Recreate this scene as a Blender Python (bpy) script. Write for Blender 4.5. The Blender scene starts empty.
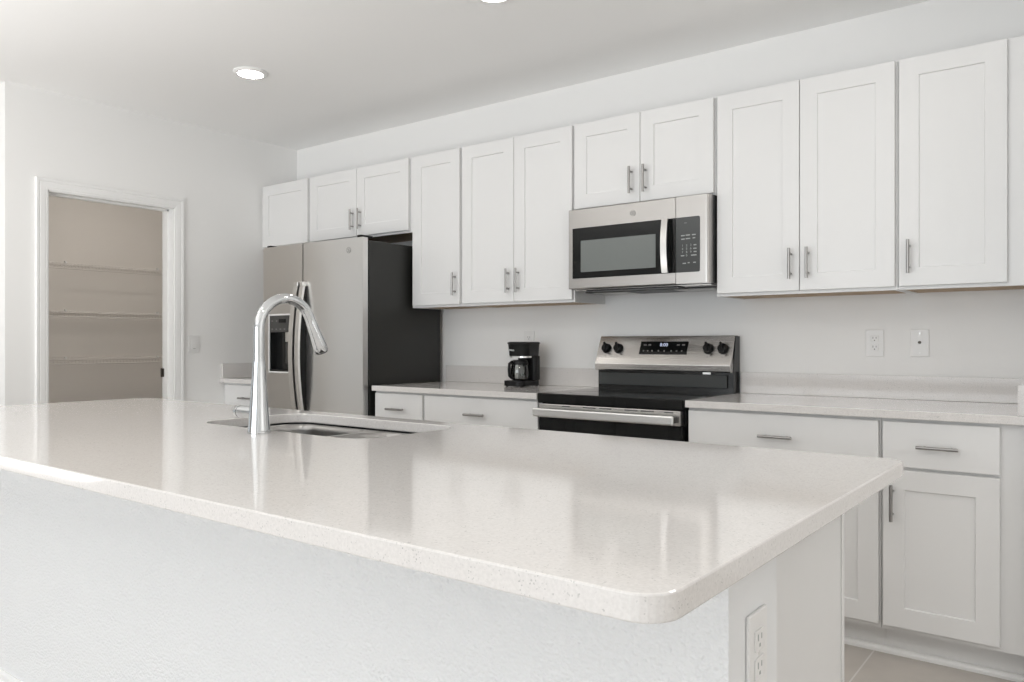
import bpy, bmesh, math, random
from mathutils import Vector, Matrix

random.seed(7)
S = bpy.context.scene
COL = S.collection
PI = math.pi

# ------------------------------------------------------------------ camera
cam_data = bpy.data.cameras.new('camera')
cam_data.sensor_width = 36.0
cam_data.lens = 785.16 / 1024 * 36.0
cam_data.shift_y = 2.1 / 1024
cam_data.clip_start = 0.05
cam = bpy.data.objects.new('camera', cam_data)
cam.location = (2.2029, -3.7435, 1.157)
cam.rotation_euler = (PI / 2, 0, math.radians(37.33))
COL.objects.link(cam)
S.camera = cam

# ------------------------------------------------------------------ world, daylight, exposure
S.view_settings.view_transform = 'Standard'
S.view_settings.look = 'None'
S.view_settings.gamma = 1.0
S.view_settings.use_curve_mapping = False
S.view_settings.exposure = -0.07
S.cycles.use_denoising = True
S.cycles.max_bounces = 12
S.cycles.diffuse_bounces = 6
S.cycles.sample_clamp_indirect = 6.0
S.cycles.caustics_reflective = False
S.cycles.caustics_refractive = False

W = bpy.data.worlds.new('world')
S.world = W
W.use_nodes = True
W.node_tree.nodes['Background'].inputs[0].default_value = (0.86, 0.93, 1.0, 1)
W.node_tree.nodes['Background'].inputs[1].default_value = 0.5


def area_light(name, loc, rot, sx, sy, watts, color):
    l = bpy.data.lights.new(name, 'AREA')
    l.shape = 'RECTANGLE'
    l.size, l.size_y = sx, sy
    l.energy = watts
    l.color = color
    o = bpy.data.objects.new(name, l)
    o.location = loc
    o.rotation_euler = rot
    COL.objects.link(o)
    return o


# daylight entering the great room's sliding glass doors (rear) and side window
area_light('daylight_rear_window', (0.2, -8.93, 1.18), (-PI / 2, 0, PI), 5.6, 2.2, 165, (0.90, 0.955, 1.0))
area_light('daylight_side_window', (-6.93, -5.4, 1.35), (PI / 2, 0, -PI / 2), 3.6, 1.8, 6, (0.93, 0.97, 1.0))
# added fill lights, out of view and without fixtures, washing the ceiling
area_light('added_uplight_rear', (0.8, -6.2, 1.0), (PI, 0, 0), 2.6, 2.0, 35, (1.0, 0.99, 0.975))
area_light('added_uplight_east', (3.75, -2.2, 1.0), (PI, 0, 0), 1.2, 2.0, 30, (1.0, 0.99, 0.975))
area_light('added_uplight_left', (-1.4, -4.3, 0.7), (PI, 0, 0), 1.8, 1.4, 72, (1.0, 0.99, 0.975))

FILL_ISLAND = 90  # strength of the added, unseen fill lamps above the island
FILL_PANTRY = 126  # strength of the added, unseen fill lamp in the pantry
LAMP = 48      # strength of the recessed ceiling lamps' diffusers


# ------------------------------------------------------------------ materials
def mat(name, color, rough=0.5, metal=0.0, noise=None, bump=None, spec=0.5, aniso=0.0, coat=0.0, depth=0.004):
    """noise=(scale, amount, detail) small colour variation; bump=(scale, strength, detail)"""
    m = bpy.data.materials.new(name)
    m.use_nodes = True
    nt = m.node_tree
    b = nt.nodes['Principled BSDF']
    b.inputs['Base Color'].default_value = (*color, 1)
    b.inputs['Roughness'].default_value = rough
    b.inputs['Metallic'].default_value = metal
    b.inputs['Specular IOR Level'].default_value = spec
    b.inputs['Anisotropic'].default_value = aniso
    b.inputs['Coat Weight'].default_value = coat
    tc = nt.nodes.new('ShaderNodeTexCoord')
    if noise:
        n = nt.nodes.new('ShaderNodeTexNoise')
        n.inputs['Scale'].default_value = noise[0]
        n.inputs['Detail'].default_value = noise[2]
        nt.links.new(tc.outputs['Object'], n.inputs['Vector'])
        mx = nt.nodes.new('ShaderNodeMix')
        mx.data_type = 'RGBA'
        mx.inputs['A'].default_value = (*[c * (1 - noise[1]) for c in color], 1)
        mx.inputs['B'].default_value = (*[min(1, c * (1 + noise[1])) for c in color], 1)
        nt.links.new(n.outputs['Fac'], mx.inputs['Factor'])
        nt.links.new(mx.outputs['Result'], b.inputs['Base Color'])
    if bump:
        n = nt.nodes.new('ShaderNodeTexNoise')
        n.inputs['Scale'].default_value = bump[0]
        n.inputs['Detail'].default_value = bump[2]
        nt.links.new(tc.outputs['Object'], n.inputs['Vector'])
        bp = nt.nodes.new('ShaderNodeBump')
        bp.inputs['Strength'].default_value = bump[1]
        bp.inputs['Distance'].default_value = depth
        nt.links.new(n.outputs['Fac'], bp.inputs['Height'])
        nt.links.new(bp.outputs['Normal'], b.inputs['Normal'])
    return m


def brushed(name, color, rough, axis='z', amt=0.05, metal=1.0, aniso=0.0):
    """brushed steel: fine streaks along one axis"""
    m = mat(name, color, rough, metal, aniso=aniso)
    nt = m.node_tree
    b = nt.nodes['Principled BSDF']
    tc = nt.nodes.new('ShaderNodeTexCoord')
    mp = nt.nodes.new('ShaderNodeMapping')
    sc = {'z': (420, 420, 3), 'x': (3, 420, 420)}[axis]
    mp.inputs['Scale'].default_value = sc
    n = nt.nodes.new('ShaderNodeTexNoise')
    n.inputs['Scale'].default_value = 1.0
    n.inputs['Detail'].default_value = 3
    nt.links.new(tc.outputs['Object'], mp.inputs['Vector'])
    nt.links.new(mp.outputs['Vector'], n.inputs['Vector'])
    mr = nt.nodes.new('ShaderNodeMapRange')
    mr.inputs['To Min'].default_value = rough - amt
    mr.inputs['To Max'].default_value = rough + amt
    nt.links.new(n.outputs['Fac'], mr.inputs['Value'])
    nt.links.new(mr.outputs['Result'], b.inputs['Roughness'])
    return m


def emit(name, color, strength):
    m = bpy.data.materials.new(name)
    m.use_nodes = True
    nt = m.node_tree
    b = nt.nodes['Principled BSDF']
    b.inputs['Base Color'].default_value = (*color, 1)
    b.inputs['Emission Color'].default_value = (*color, 1)
    b.inputs['Emission Strength'].default_value = strength
    return m


M = {}
M['wall'] = mat('wall_paint', (0.860, 0.856, 0.846), 0.62, bump=(120, 0.10, 3), spec=0.3)
M['knockdown'] = mat('textured_wall_paint', (0.790, 0.797, 0.803), 0.55, bump=(150, 0.7, 1.5), spec=0.35, depth=0.006)
nt = M['knockdown'].node_tree           # the sprayed texture is on the broad face; the end is smooth
ge = nt.nodes.new('ShaderNodeNewGeometry')
sx = nt.nodes.new('ShaderNodeSeparateXYZ')
ab = nt.nodes.new('ShaderNodeMath'); ab.operation = 'MULTIPLY'
nt.links.new(ge.outputs['True Normal'], sx.inputs[0])
nt.links.new(sx.outputs['Y'], ab.inputs[0]); ab.inputs[1].default_value = -0.75
nt.links.new(ab.outputs[0], [n for n in nt.nodes if n.type == 'BUMP'][0].inputs['Strength'])
M['pantry'] = mat('shaded_wall_paint', (0.800, 0.770, 0.735), 0.7, bump=(120, 0.08, 3), spec=0.3)  # same wall paint, with the pantry's warm shade put into its colour
M['ceiling'] = mat('ceiling_paint', (0.910, 0.908, 0.902), 0.75, bump=(90, 0.08, 3), spec=0.2)
M['trim'] = mat('trim_paint', (0.850, 0.848, 0.840), 0.35, noise=(3, 0.006, 2))
M['cabinet'] = mat('white_cabinet_lacquer', (0.760, 0.757, 0.752), 0.36, noise=(2.5, 0.008, 2), spec=0.45)
M['wood'] = mat('raw_maple', (0.42, 0.30, 0.19), 0.6, noise=(14, 0.18, 4))
M['nickel'] = brushed('brushed_nickel', (0.36, 0.35, 0.34), 0.30, 'x', 0.05)
M['steel'] = brushed('stainless_steel', (0.64, 0.62, 0.60), 0.27, 'x', 0.015, aniso=0.7)
M['steel_mw'] = brushed('microwave_steel', (0.435, 0.42, 0.405), 0.30, 'x', 0.015)
M['steel_mw_trim'] = mat('microwave_handle_steel', (0.60, 0.59, 0.575), 0.30, 1.0, noise=(6, 0.02, 2))
M['steel_v'] = brushed('stainless_door_steel', (0.77, 0.76, 0.745), 0.30, 'x', 0.004)
M['steel_sink'] = brushed('sink_steel', (0.62, 0.605, 0.59), 0.34, 'x', 0.02)
M['steel_trim'] = mat('pale_steel_trim', (0.86, 0.855, 0.84), 0.32, 1.0, noise=(6, 0.02, 2))
M['chrome'] = mat('polished_chrome', (0.62, 0.635, 0.645), 0.06, 1.0, noise=(3, 0.01, 1))
M['black_glass'] = mat('black_glass', (0.009, 0.0095, 0.0095), 0.05, noise=(3, 0.05, 2), spec=0.35)
M['black_gloss'] = mat('black_enamel', (0.012, 0.0125, 0.0125), 0.18, noise=(3, 0.05, 2))
M['black'] = mat('black_plastic', (0.010, 0.010, 0.010), 0.34, noise=(8, 0.06, 2), spec=0.25)
M['charcoal'] = mat('charcoal_side_panel', (0.019, 0.019, 0.017), 0.42, noise=(8, 0.05, 2), bump=(300, 0.1, 2))
M['dark_grey'] = mat('dark_grey_plastic', (0.055, 0.054, 0.052), 0.4, noise=(8, 0.05, 2))
M['burner'] = mat('burner_outline', (0.02, 0.02, 0.02), 0.12, noise=(8, 0.05, 2))
M['panel_glass'] = mat('grey_black_panel_glass', (0.058, 0.062, 0.062), 0.12, noise=(3, 0.05, 2))
M['mw_window'] = mat('microwave_window_screen', (0.17, 0.185, 0.178), 0.22, noise=(900, 0.12, 1))
M['legend'] = mat('printed_legend', (0.36, 0.375, 0.37), 0.5, noise=(30, 0.03, 2))
M['legend_dark'] = mat('printed_dark_legend', (0.16, 0.155, 0.15), 0.5, noise=(30, 0.03, 2))
M['emblem'] = mat('emblem_grey', (0.33, 0.325, 0.315), 0.35, 0.6, noise=(30, 0.03, 2))
M['plastic_white'] = mat('white_plastic', (0.80, 0.795, 0.785), 0.35, noise=(8, 0.006, 2))
M['slot'] = mat('socket_slot', (0.13, 0.13, 0.125), 0.6, noise=(8, 0.05, 2))
M['wire'] = mat('white_coated_wire', (0.74, 0.71, 0.68), 0.4, noise=(8, 0.02, 2))
M['hinge'] = mat('dark_bronze', (0.07, 0.06, 0.05), 0.4, 0.7, noise=(20, 0.1, 2))
M['frame'] = mat('window_frame_white', (0.8, 0.8, 0.8), 0.4, noise=(4, 0.01, 2))
M['display'] = emit('display_digits', (0.60, 0.66, 0.85), 0.45)
M['lens'] = emit('lamp_diffuser', (1.0, 0.965, 0.91), LAMP)
M['fill_island'] = emit('island_fill_diffuser', (1.0, 0.965, 0.91), FILL_ISLAND)
M['fill_pantry'] = emit('pantry_fill_diffuser', (1.0, 0.93, 0.85), FILL_PANTRY)

# quartz: pale warm white with fine dark and light specks
m = mat('white_quartz', (0.80, 0.775, 0.755), 0.085, spec=0.45)
nt = m.node_tree
b = nt.nodes['Principled BSDF']
tc = nt.nodes.new('ShaderNodeTexCoord')


def ramp(fac, stops):
    r = nt.nodes.new('ShaderNodeValToRGB')
    e = r.color_ramp.elements
    while len(e) < len(stops):
        e.new(0.5)
    for el, (p, c) in zip(e, stops):
        el.position = p
        el.color = (*c, 1)
    nt.links.new(fac, r.inputs['Fac'])
    return r.outputs['Color']


v1 = nt.nodes.new('ShaderNodeTexVoronoi'); v1.inputs['Scale'].default_value = 560
n1 = nt.nodes.new('ShaderNodeTexNoise'); n1.inputs['Scale'].default_value = 42; n1.inputs['Detail'].default_value = 4
n2 = nt.nodes.new('ShaderNodeTexNoise'); n2.inputs['Scale'].default_value = 210; n2.inputs['Detail'].default_value = 2
for n in (v1, n1, n2):
    nt.links.new(tc.outputs['Object'], n.inputs['Vector'])
base = ramp(n2.outputs['Fac'], [(0.35, (0.680, 0.658, 0.641)), (0.65, (0.735, 0.712, 0.695))])
sep = nt.nodes.new('ShaderNodeSeparateColor')
nt.links.new(v1.outputs['Color'], sep.inputs['Color'])
spk = ramp(sep.outputs['Red'], [(0.0, (1, 1, 1)), (0.035, (1, 1, 1)), (0.05, (0, 0, 0)), (1.0, (0, 0, 0))])
clump = ramp(n1.outputs['Fac'], [(0.42, (0.15, 0.15, 0.15)), (0.66, (1, 1, 1))])
mul = nt.nodes.new('ShaderNodeMath'); mul.operation = 'MULTIPLY'
nt.links.new(spk, mul.inputs[0]); nt.links.new(clump, mul.inputs[1])
mix = nt.nodes.new('ShaderNodeMix'); mix.data_type = 'RGBA'
nt.links.new(mul.outputs[0], mix.inputs['Factor'])
nt.links.new(base, mix.inputs['A'])
mix.inputs['B'].default_value = (0.47, 0.46, 0.45, 1)
nt.links.new(mix.outputs['Result'], b.inputs['Base Color'])
M['quartz'] = m

# floor: large beige-grey tile with pale grout
m = mat('beige_floor_tile', (0.43, 0.395, 0.36), 0.32)
nt = m.node_tree
b = nt.nodes['Principled BSDF']
tc = nt.nodes.new('ShaderNodeTexCoord')
mp = nt.nodes.new('ShaderNodeMapping')
mp.inputs['Rotation'].default_value = (0, 0, PI / 2)
mp.inputs['Location'].default_value = (-0.08, 0.326, 0)
br = nt.nodes.new('ShaderNodeTexBrick')
br.inputs['Scale'].default_value = 1.0
br.inputs['Brick Width'].default_value = 0.91
br.inputs['Row Height'].default_value = 0.455
br.inputs['Mortar Size'].default_value = 0.003
br.inputs['Color1'].default_value = (0.505, 0.468, 0.430, 1)
br.inputs['Color2'].default_value = (0.485, 0.448, 0.412, 1)
br.inputs['Mortar'].default_value = (0.66, 0.635, 0.61, 1)
nt.links.new(tc.outputs['Object'], mp.inputs['Vector'])
nt.links.new(mp.outputs['Vector'], br.inputs['Vector'])
ns = nt.nodes.new('ShaderNodeTexNoise'); ns.inputs['Scale'].default_value = 7; ns.inputs['Detail'].default_value = 5
nt.links.new(tc.outputs['Object'], ns.inputs['Vector'])
mr = nt.nodes.new('ShaderNodeMapRange'); mr.inputs['To Min'].default_value = 0.86; mr.inputs['To Max'].default_value = 1.14
nt.links.new(ns.outputs['Fac'], mr.inputs['Value'])
mx = nt.nodes.new('ShaderNodeMix'); mx.data_type = 'RGBA'; mx.blend_type = 'MULTIPLY'; mx.inputs['Factor'].default_value = 1
nt.links.new(br.outputs['Color'], mx.inputs['A']); nt.links.new(mr.outputs['Result'], mx.inputs['B'])
nt.links.new(mx.outputs['Result'], b.inputs['Base Color'])
M['tile'] = m

# clear glass: reflects a little, lets light straight through
def clear_glass(name, tint, gloss):
    m = bpy.data.materials.new(name)
    m.use_nodes = True
    nt = m.node_tree
    nt.nodes.remove(nt.nodes['Principled BSDF'])
    t = nt.nodes.new('ShaderNodeBsdfTransparent'); t.inputs[0].default_value = (*tint, 1)
    g = nt.nodes.new('ShaderNodeBsdfGlossy'); g.inputs['Roughness'].default_value = 0.02
    lw = nt.nodes.new('ShaderNodeLayerWeight'); lw.inputs['Blend'].default_value = gloss
    mx = nt.nodes.new('ShaderNodeMixShader')
    nt.links.new(lw.outputs['Fresnel'], mx.inputs[0])
    nt.links.new(t.outputs[0], mx.inputs[1]); nt.links.new(g.outputs[0], mx.inputs[2])
    nt.links.new(mx.outputs[0], nt.nodes['Material Output'].inputs[0])
    return m


M['glass'] = clear_glass('window_glass', (0.97, 0.98, 0.98), 0.25)
M['carafe_glass'] = clear_glass('carafe_glass', (0.80, 0.81, 0.80), 0.45)


# ------------------------------------------------------------------ mesh helpers
class MB:
    """collects shapes (world coordinates) and links them as ONE mesh object"""

    def __init__(self):
        self.bm = bmesh.new()

    def _add(self, bm, smooth=False):
        for f in bm.faces:
            f.smooth = smooth
        me = bpy.data.meshes.new('tmp')
        bm.to_mesh(me)
        bm.free()
        self.bm.from_mesh(me)
        bpy.data.meshes.remove(me)
        return self

    def box(self, x0, x1, y0, y1, z0, z1, bevel=0.0, seg=2, smooth=False):
        bm = bmesh.new()
        bmesh.ops.create_cube(bm, size=1.0)
        for v in bm.verts:
            v.co = Vector((x0 + (v.co.x + .5) * (x1 - x0), y0 + (v.co.y + .5) * (y1 - y0), z0 + (v.co.z + .5) * (z1 - z0)))
        if bevel:
            bmesh.ops.bevel(bm, geom=bm.edges[:], offset=bevel, segments=seg, profile=0.5, affect='EDGES')
        return self._add(bm, smooth)

    def tube(self, pts, radii, n=16, cap=True, flat=1.0, up=None):
        """swept circle through pts; flat < 1 squashes the section along its second axis"""
        bm = bmesh.new()
        P = [Vector(p) for p in pts]
        if not hasattr(radii, '__len__'):
            radii = [radii] * len(P)
        T = []
        for i in range(len(P)):
            a = P[max(0, i - 1)]
            c = P[min(len(P) - 1, i + 1)]
            T.append((c - a).normalized())
        ref = Vector(up) if up else (Vector((0, 0, 1)) if abs(T[0].z) < .9 else Vector((1, 0, 0)))
        u = T[0].cross(ref).normalized()
        rings = []
        for i, p in enumerate(P):
            u = (u - T[i] * u.dot(T[i])).normalized()
            w = T[i].cross(u).normalized()
            rings.append([bm.verts.new(p + (u * math.cos(2 * PI * k / n) + w * math.sin(2 * PI * k / n) * flat) * radii[i]) for k in range(n)])
        for r0, r1 in zip(rings, rings[1:]):
            for k in range(n):
                bm.faces.new((r0[k], r0[(k + 1) % n], r1[(k + 1) % n], r1[k]))
        if cap:
            for r in (rings[0], rings[-1]):
                try:
                    bm.faces.new(r)
                except ValueError:
                    pass
        bmesh.ops.recalc_face_normals(bm, faces=bm.faces[:])
        for f in bm.faces:
            f.smooth = len(f.verts) == 4
            if not f.smooth:                      # keep the end caps' edges crisp
                for e_ in f.edges:
                    e_.smooth = False
        me = bpy.data.meshes.new('tmp'); bm.to_mesh(me); bm.free()
        self.bm.from_mesh(me); bpy.data.meshes.remove(me)
        return self

    def cyl(self, p0, p1, r0, r1=None, n=24):
        return self.tube([p0, p1], [r0, r0 if r1 is None else r1], n)

    def lathe(self, prof, c, axis=(0, 0, 1), n=32, smooth=True, cap=True):
        """prof = [(radius, height)...] turned about axis through c"""
        bm = bmesh.new()
        A = Vector(axis).normalized()
        U = A.orthogonal().normalized()
        V = A.cross(U)
        c = Vector(c)
        rings = []
        for r, h in prof:
            if r < 1e-6:
                rings.append([bm.verts.new(c + A * h)])
            else:
                rings.append([bm.verts.new(c + A * h + (U * math.cos(2 * PI * k / n) + V * math.sin(2 * PI * k / n)) * r) for k in range(n)])
        for a, b_ in zip(rings, rings[1:]):
            for k in range(n):
                k2 = (k + 1) % n
                if len(a) == 1 and len(b_) > 1:
                    bm.faces.new((a[0], b_[k], b_[k2]))
                elif len(b_) == 1 and len(a) > 1:
                    bm.faces.new((a[k], a[k2], b_[0]))
                elif len(a) > 1:
                    bm.faces.new((a[k], a[k2], b_[k2], b_[k]))
        if cap:
            for r in (rings[0], rings[-1]):
                if len(r) > 1:
                    bm.faces.new(r)
        bmesh.ops.recalc_face_normals(bm, faces=bm.faces[:])
        for f in bm.faces:
            f.smooth = smooth and len(f.verts) <= 4
        for e_ in bm.edges:                       # crisp where the profile turns sharply
            if len(e_.link_faces) == 2 and e_.calc_face_angle() > 0.7:
                e_.smooth = False
        me = bpy.data.meshes.new('tmp'); bm.to_mesh(me); bm.free()
        self.bm.from_mesh(me); bpy.data.meshes.remove(me)
        return self

    def prism(self, poly, axis, lo, hi, bevel=0.0, seg=2, smooth=False):
        """poly in the two other axes (in xyz order), extruded along axis"""
        bm = bmesh.new()
        i = 'xyz'.index(axis)

        def co(p, t):
            q = list(p)
            q.insert(i, t)
            return Vector(q)
        a = [bm.verts.new(co(p, lo)) for p in poly]
        b_ = [bm.verts.new(co(p, hi)) for p in poly]
        n = len(poly)
        for k in range(n):
            bm.faces.new((a[k], a[(k + 1) % n], b_[(k + 1) % n], b_[k]))
        bm.faces.new(a[::-1])
        bm.faces.new(b_)
        bmesh.ops.recalc_face_normals(bm, faces=bm.faces[:])
        if bevel:
            bmesh.ops.bevel(bm, geom=bm.edges[:], offset=bevel, segments=seg, profile=0.5, affect='EDGES')
        return self._add(bm, smooth)

    def slab(self, outer, holes, z0, z1, bevel=0.0):
        """horizontal slab with holes; outlines are (x, y) lists"""
        bm = bmesh.new()
        edges = []
        for loop in [outer] + holes:
            vs = [bm.verts.new((x, y, z1)) for x, y in loop]
            for k in range(len(vs)):
                edges.append(bm.edges.new((vs[k], vs[(k + 1) % len(vs)])))
        r = bmesh.ops.triangle_fill(bm, use_beauty=True, use_dissolve=False, edges=edges)
        top = [f for f in bm.faces]
        for f in top:
            if f.normal.z < 0:
                f.normal_flip()
        ext = bmesh.ops.extrude_face_region(bm, geom=top)
        vs = [g for g in ext['geom'] if isinstance(g, bmesh.types.BMVert)]
        for v in vs:
            v.co.z = z0
        bmesh.ops.recalc_face_normals(bm, faces=bm.faces[:])
        if bevel:
            rim = [e for e in bm.edges if len(e.link_faces) == 2 and abs(e.link_faces[0].normal.z) + abs(e.link_faces[1].normal.z) < 1.5
                   and abs(e.verts[0].co.z - e.verts[1].co.z) < 1e-6 and max(abs(f.normal.z) for f in e.link_faces) > .9]
            bmesh.ops.bevel(bm, geom=rim, offset=bevel, segments=2, profile=0.5, affect='EDGES')
        return self._add(bm)

    def quad(self, pts):
        bm = bmesh.new()
        bm.faces.new([bm.verts.new(p) for p in pts])
        return self._add(bm)

    def text(self, s, size, M4):
        """built-in font, turned into thin solid mesh; M4 places its own xy plane"""
        c = bpy.data.curves.new('t', 'FONT')
        c.body = s
        c.size = size
        c.extrude = size * 0.02
        c.align_x = 'CENTER'
        c.align_y = 'CENTER'
        o = bpy.data.objects.new('t', c)
        COL.objects.link(o)
        dg = bpy.context.evaluated_depsgraph_get()
        dg.update()
        me = bpy.data.meshes.new_from_object(o.evaluated_get(dg))
        me.transform(M4)
        self.bm.from_mesh(me)
        bpy.data.objects.remove(o)
        bpy.data.curves.remove(c)
        bpy.data.meshes.remove(me)
        return self

    def build(self, name, material, parent=None, at=None):
        base = Vector(at) if at else (Vector(parent['base']) if parent else Vector((0, 0, 0)))
        if parent is None and at is None:
            base = Vector((0, 0, 0))
        me = bpy.data.meshes.new(name)
        for v in self.bm.verts:
            v.co -= base
        self.bm.to_mesh(me)
        self.bm.free()
        o = bpy.data.objects.new(name, me)
        me.materials.append(M[material] if isinstance(material, str) else material)
        COL.objects.link(o)
        if parent:
            o.parent = parent
            BASE[o.name] = base
        else:
            o.location = base
        return o


BASE = {}


class Root:
    pass


def thing(name, label, cat, loc, group=None):
    o = bpy.data.objects.new(name, None)
    o.empty_display_size = 0.1
    COL.objects.link(o)
    o.location = loc
    BASE[o.name] = Vector(loc)
    tag(o, label, cat, group)
    return o


def tag(o, label, cat, group=None):
    o['label'] = label
    o['category'] = cat
    if group:
        o['group'] = group
    return o


def part(mb, name, material, parent, label=None):
    """mesh part: vertices are stored relative to the base of the thing"""
    base = BASE[parent.name]
    me = bpy.data.meshes.new(name)
    for v in mb.bm.verts:
        v.co -= base
    mb.bm.to_mesh(me)
    mb.bm.free()
    o = bpy.data.objects.new(name, me)
    me.materials.append(M[material] if isinstance(material, str) else material)
    COL.objects.link(o)
    o.parent = parent
    BASE[o.name] = base
    if label:
        o['label'] = label
    return o


def struct(mb, name, material):
    o = mb.build(name, material)
    o['kind'] = 'structure'
    return o


def children(o):
    return [c for c in bpy.data.objects if c.parent == o]


def copy_tree(o, delta=None, label=None, parent=None):
    c = o.copy()
    COL.objects.link(c)
    if parent:
        c.parent = parent
    if delta is not None:
        c.location = o.location + Vector(delta)
    if label:
        c['label'] = label
    for ch in children(o):
        copy_tree(ch, parent=c)
    return c


def rrect(x0, x1, y0, y1, r, n=8):
    pts = []
    for cx, cy, a in ((x1 - r, y1 - r, 0), (x0 + r, y1 - r, PI / 2), (x0 + r, y0 + r, PI), (x1 - r, y0 + r, 1.5 * PI)):
        for k in range(n + 1):
            t = a + PI / 2 * k / n
            pts.append((cx + r * math.cos(t), cy + r * math.sin(t)))
    return pts


# ------------------------------------------------------------------ room shell
H = 2.618
XW, XE, YS = -7.0, 4.6, -9.0
WL = -2.70            # kitchen face of the pantry wall
PW = -1.977           # its outer corner
struct(MB().box(XW - .1, XE + .1, YS - .1, 0.12, -0.10, 0.0), 'floor', 'tile')
struct(MB().box(XW - .1, XE + .1, YS - .1, 0.12, H, H + 0.10), 'ceiling', 'ceiling')
struct(MB().box(-4.32, XE + .1, 0.0, 0.12, 0.0, H), 'wall_back', 'wall')
# pantry wall with its doorway
DY0, DY1, DZ = -1.757, -0.985, 2.045
struct(MB().box(WL - .12, WL, PW, DY0, 0, H).box(WL - .12, WL, DY1, 0.0, 0, H).box(WL - .12, WL, DY0, DY1, DZ, H), 'wall_left', 'wall')
struct(MB().box(XW - .1, WL - .12, PW, PW + .12, 0, H), 'wall_hall', 'wall')
struct(MB().box(-4.32, -4.20, PW + .12, 0.0, 0, H), 'wall_pantry', 'pantry')
struct(MB().box(1.977, 2.10, -0.672, 0.0, 0, H), 'wall_right', 'wall')
struct(MB().box(XE, XE + .12, YS, 0.0, 0, H), 'wall_east', 'wall')
# west wall with a window opening
struct(MB().box(XW - .12, XW, YS, -7.2, 0, H).box(XW - .12, XW, -3.6, PW, 0, H).box(XW - .12, XW, -7.2, -3.6, 0, .45).box(XW - .12, XW, -7.2, -3.6, 2.25, H), 'wall_west', 'wall')
# south wall with sliding glass doors
struct(MB().box(XW, -2.6, YS - .12, YS, 0, H).box(3.0, XE, YS - .12, YS, 0, H).box(-2.6, 3.0, YS - .12, YS, 2.29, H), 'wall_south', 'wall')


def glazed(name, axis, a0, a1, pos, z0, z1, n):
    """frame with mullions, and one pane per bay"""
    fr = MB()
    w = .05
    if axis == 'x':
        bx = lambda a, b, c, d: fr.box(a, b, pos - .09, pos - .03, c, d)
    else:
        bx = lambda a, b, c, d: fr.box(pos - .09, pos - .03, a, b, c, d)
    bx(a0, a1, z0, z0 + w); bx(a0, a1, z1 - w, z1)
    step = (a1 - a0) / n
    for k in range(n + 1):
        c = min(max(a0 + k * step, a0 + w / 2), a1 - w / 2)
        bx(c - w / 2, c + w / 2, z0 + w, z1 - w)
    f = struct(fr, name, 'frame')
    BASE[f.name] = Vector((0, 0, 0))
    for k in range(n):
        lo, hi = a0 + k * step + w, a0 + (k + 1) * step - w
        pm = MB()
        if axis == 'x':
            pm.box(lo - .02, hi + .02, pos - .065, pos - .055, z0 + w, z1 - w)
        else:
            pm.box(pos - .065, pos - .055, lo - .02, hi + .02, z0 + w, z1 - w)
        part(pm, 'pane', 'glass', f)


glazed('window_1', 'x', -2.6, 3.0, YS, 0.0, 2.29, 4)
glazed('window_2', 'y', -7.2, -3.6, XW, 0.45, 2.25, 3)

# door casing: moulded profile mitred round the opening, and the jamb lining
prof = [(0.0, 0.009), (0.005, 0.011), (0.012, 0.0105), (0.015, 0.0125), (0.040, 0.0145), (0.045, 0.0125), (0.050, 0.016), (0.062, 0.017), (0.066, 0.014)]
bm = bmesh.new()
paths = []
for (d, t) in [(0.0, 0.0)] + prof + [(0.066, 0.0)]:
    g = 0.006
    y0, y1, z1 = DY0 - d + g * 0, DY1 + d, DZ + d
    paths.append([bm.verts.new(p) for p in ((WL + t, y0, 0), (WL + t, y0, z1), (WL + t, y1, z1), (WL + t, y1, 0))])
for p0, p1 in zip(paths, paths[1:]):
    for k in range(3):
        bm.faces.new((p0[k], p0[k + 1], p1[k + 1], p1[k]))
bmesh.ops.recalc_face_normals(bm, faces=bm.faces[:])
mb = MB(); mb._add(bm)
casing = struct(mb, 'trim_1', 'trim')
jm = MB()
J = .016
jm.box(WL - .13, WL + .004, DY0 - .002, DY0 + J * .4, 0, DZ).box(WL - .13, WL + .004, DY1 - J * .4, DY1 + .002, 0, DZ).box(WL - .13, WL + .004, DY0, DY1, DZ - J * .4, DZ + .002)
jm.box(WL - .085, WL - .05, DY1 - .018, DY1 - .006, 0, DZ).box(WL - .085, WL - .05, DY0 + .006, DY0 + .014, 0, DZ).box(WL - .085, WL - .05, DY0, DY1, DZ - .018, DZ)
jamb = struct(jm, 'door_1', 'trim')
BASE[jamb.name] = Vector((0, 0, 0))
hg = MB().box(WL - .130, WL - .108, DY1 - .012, DY1 - .0062, .932, .988).cyl((WL - .128, DY1 - .015, .930), (WL - .128, DY1 - .015, .990), .005, n=12)
part(hg, 'hinge', 'hinge', jamb, 'dark metal hinge')


def baseboard(name, poly_axis, lo, hi, face, sign):
    """face = wall plane, sign = direction the wall faces"""
    h, t = 0.133, 0.014
    pr = [(0, 0), (t, 0), (t, h - .03), (t * .7, h - .022), (t * .7, h - .01), (t * .35, h), (0, h)]
    if poly_axis == 'x':
        mb = MB().prism([(face + sign * a, z) for a, z in pr], 'x', lo, hi)
    else:
        mb = MB().prism([(face + sign * a, z) for a, z in pr], 'y', lo, hi)
    return struct(mb, name, 'trim')


baseboard('baseboard_left', 'y', DY1 + .077, -.66, WL, 1)
baseboard('baseboard_hall', 'x', -6.9, WL, PW, -1)
baseboard('baseboard_east', 'y', YS, -0.02, XE, -1)
baseboard('baseboard_back', 'x', 2.12, XE - .02, 0, -1)

# ------------------------------------------------------------------ kitchen cabinets
YU, YB = -0.328, -0.635       # faces of the upper and base doors
DT = 0.020                    # door thickness


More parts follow.
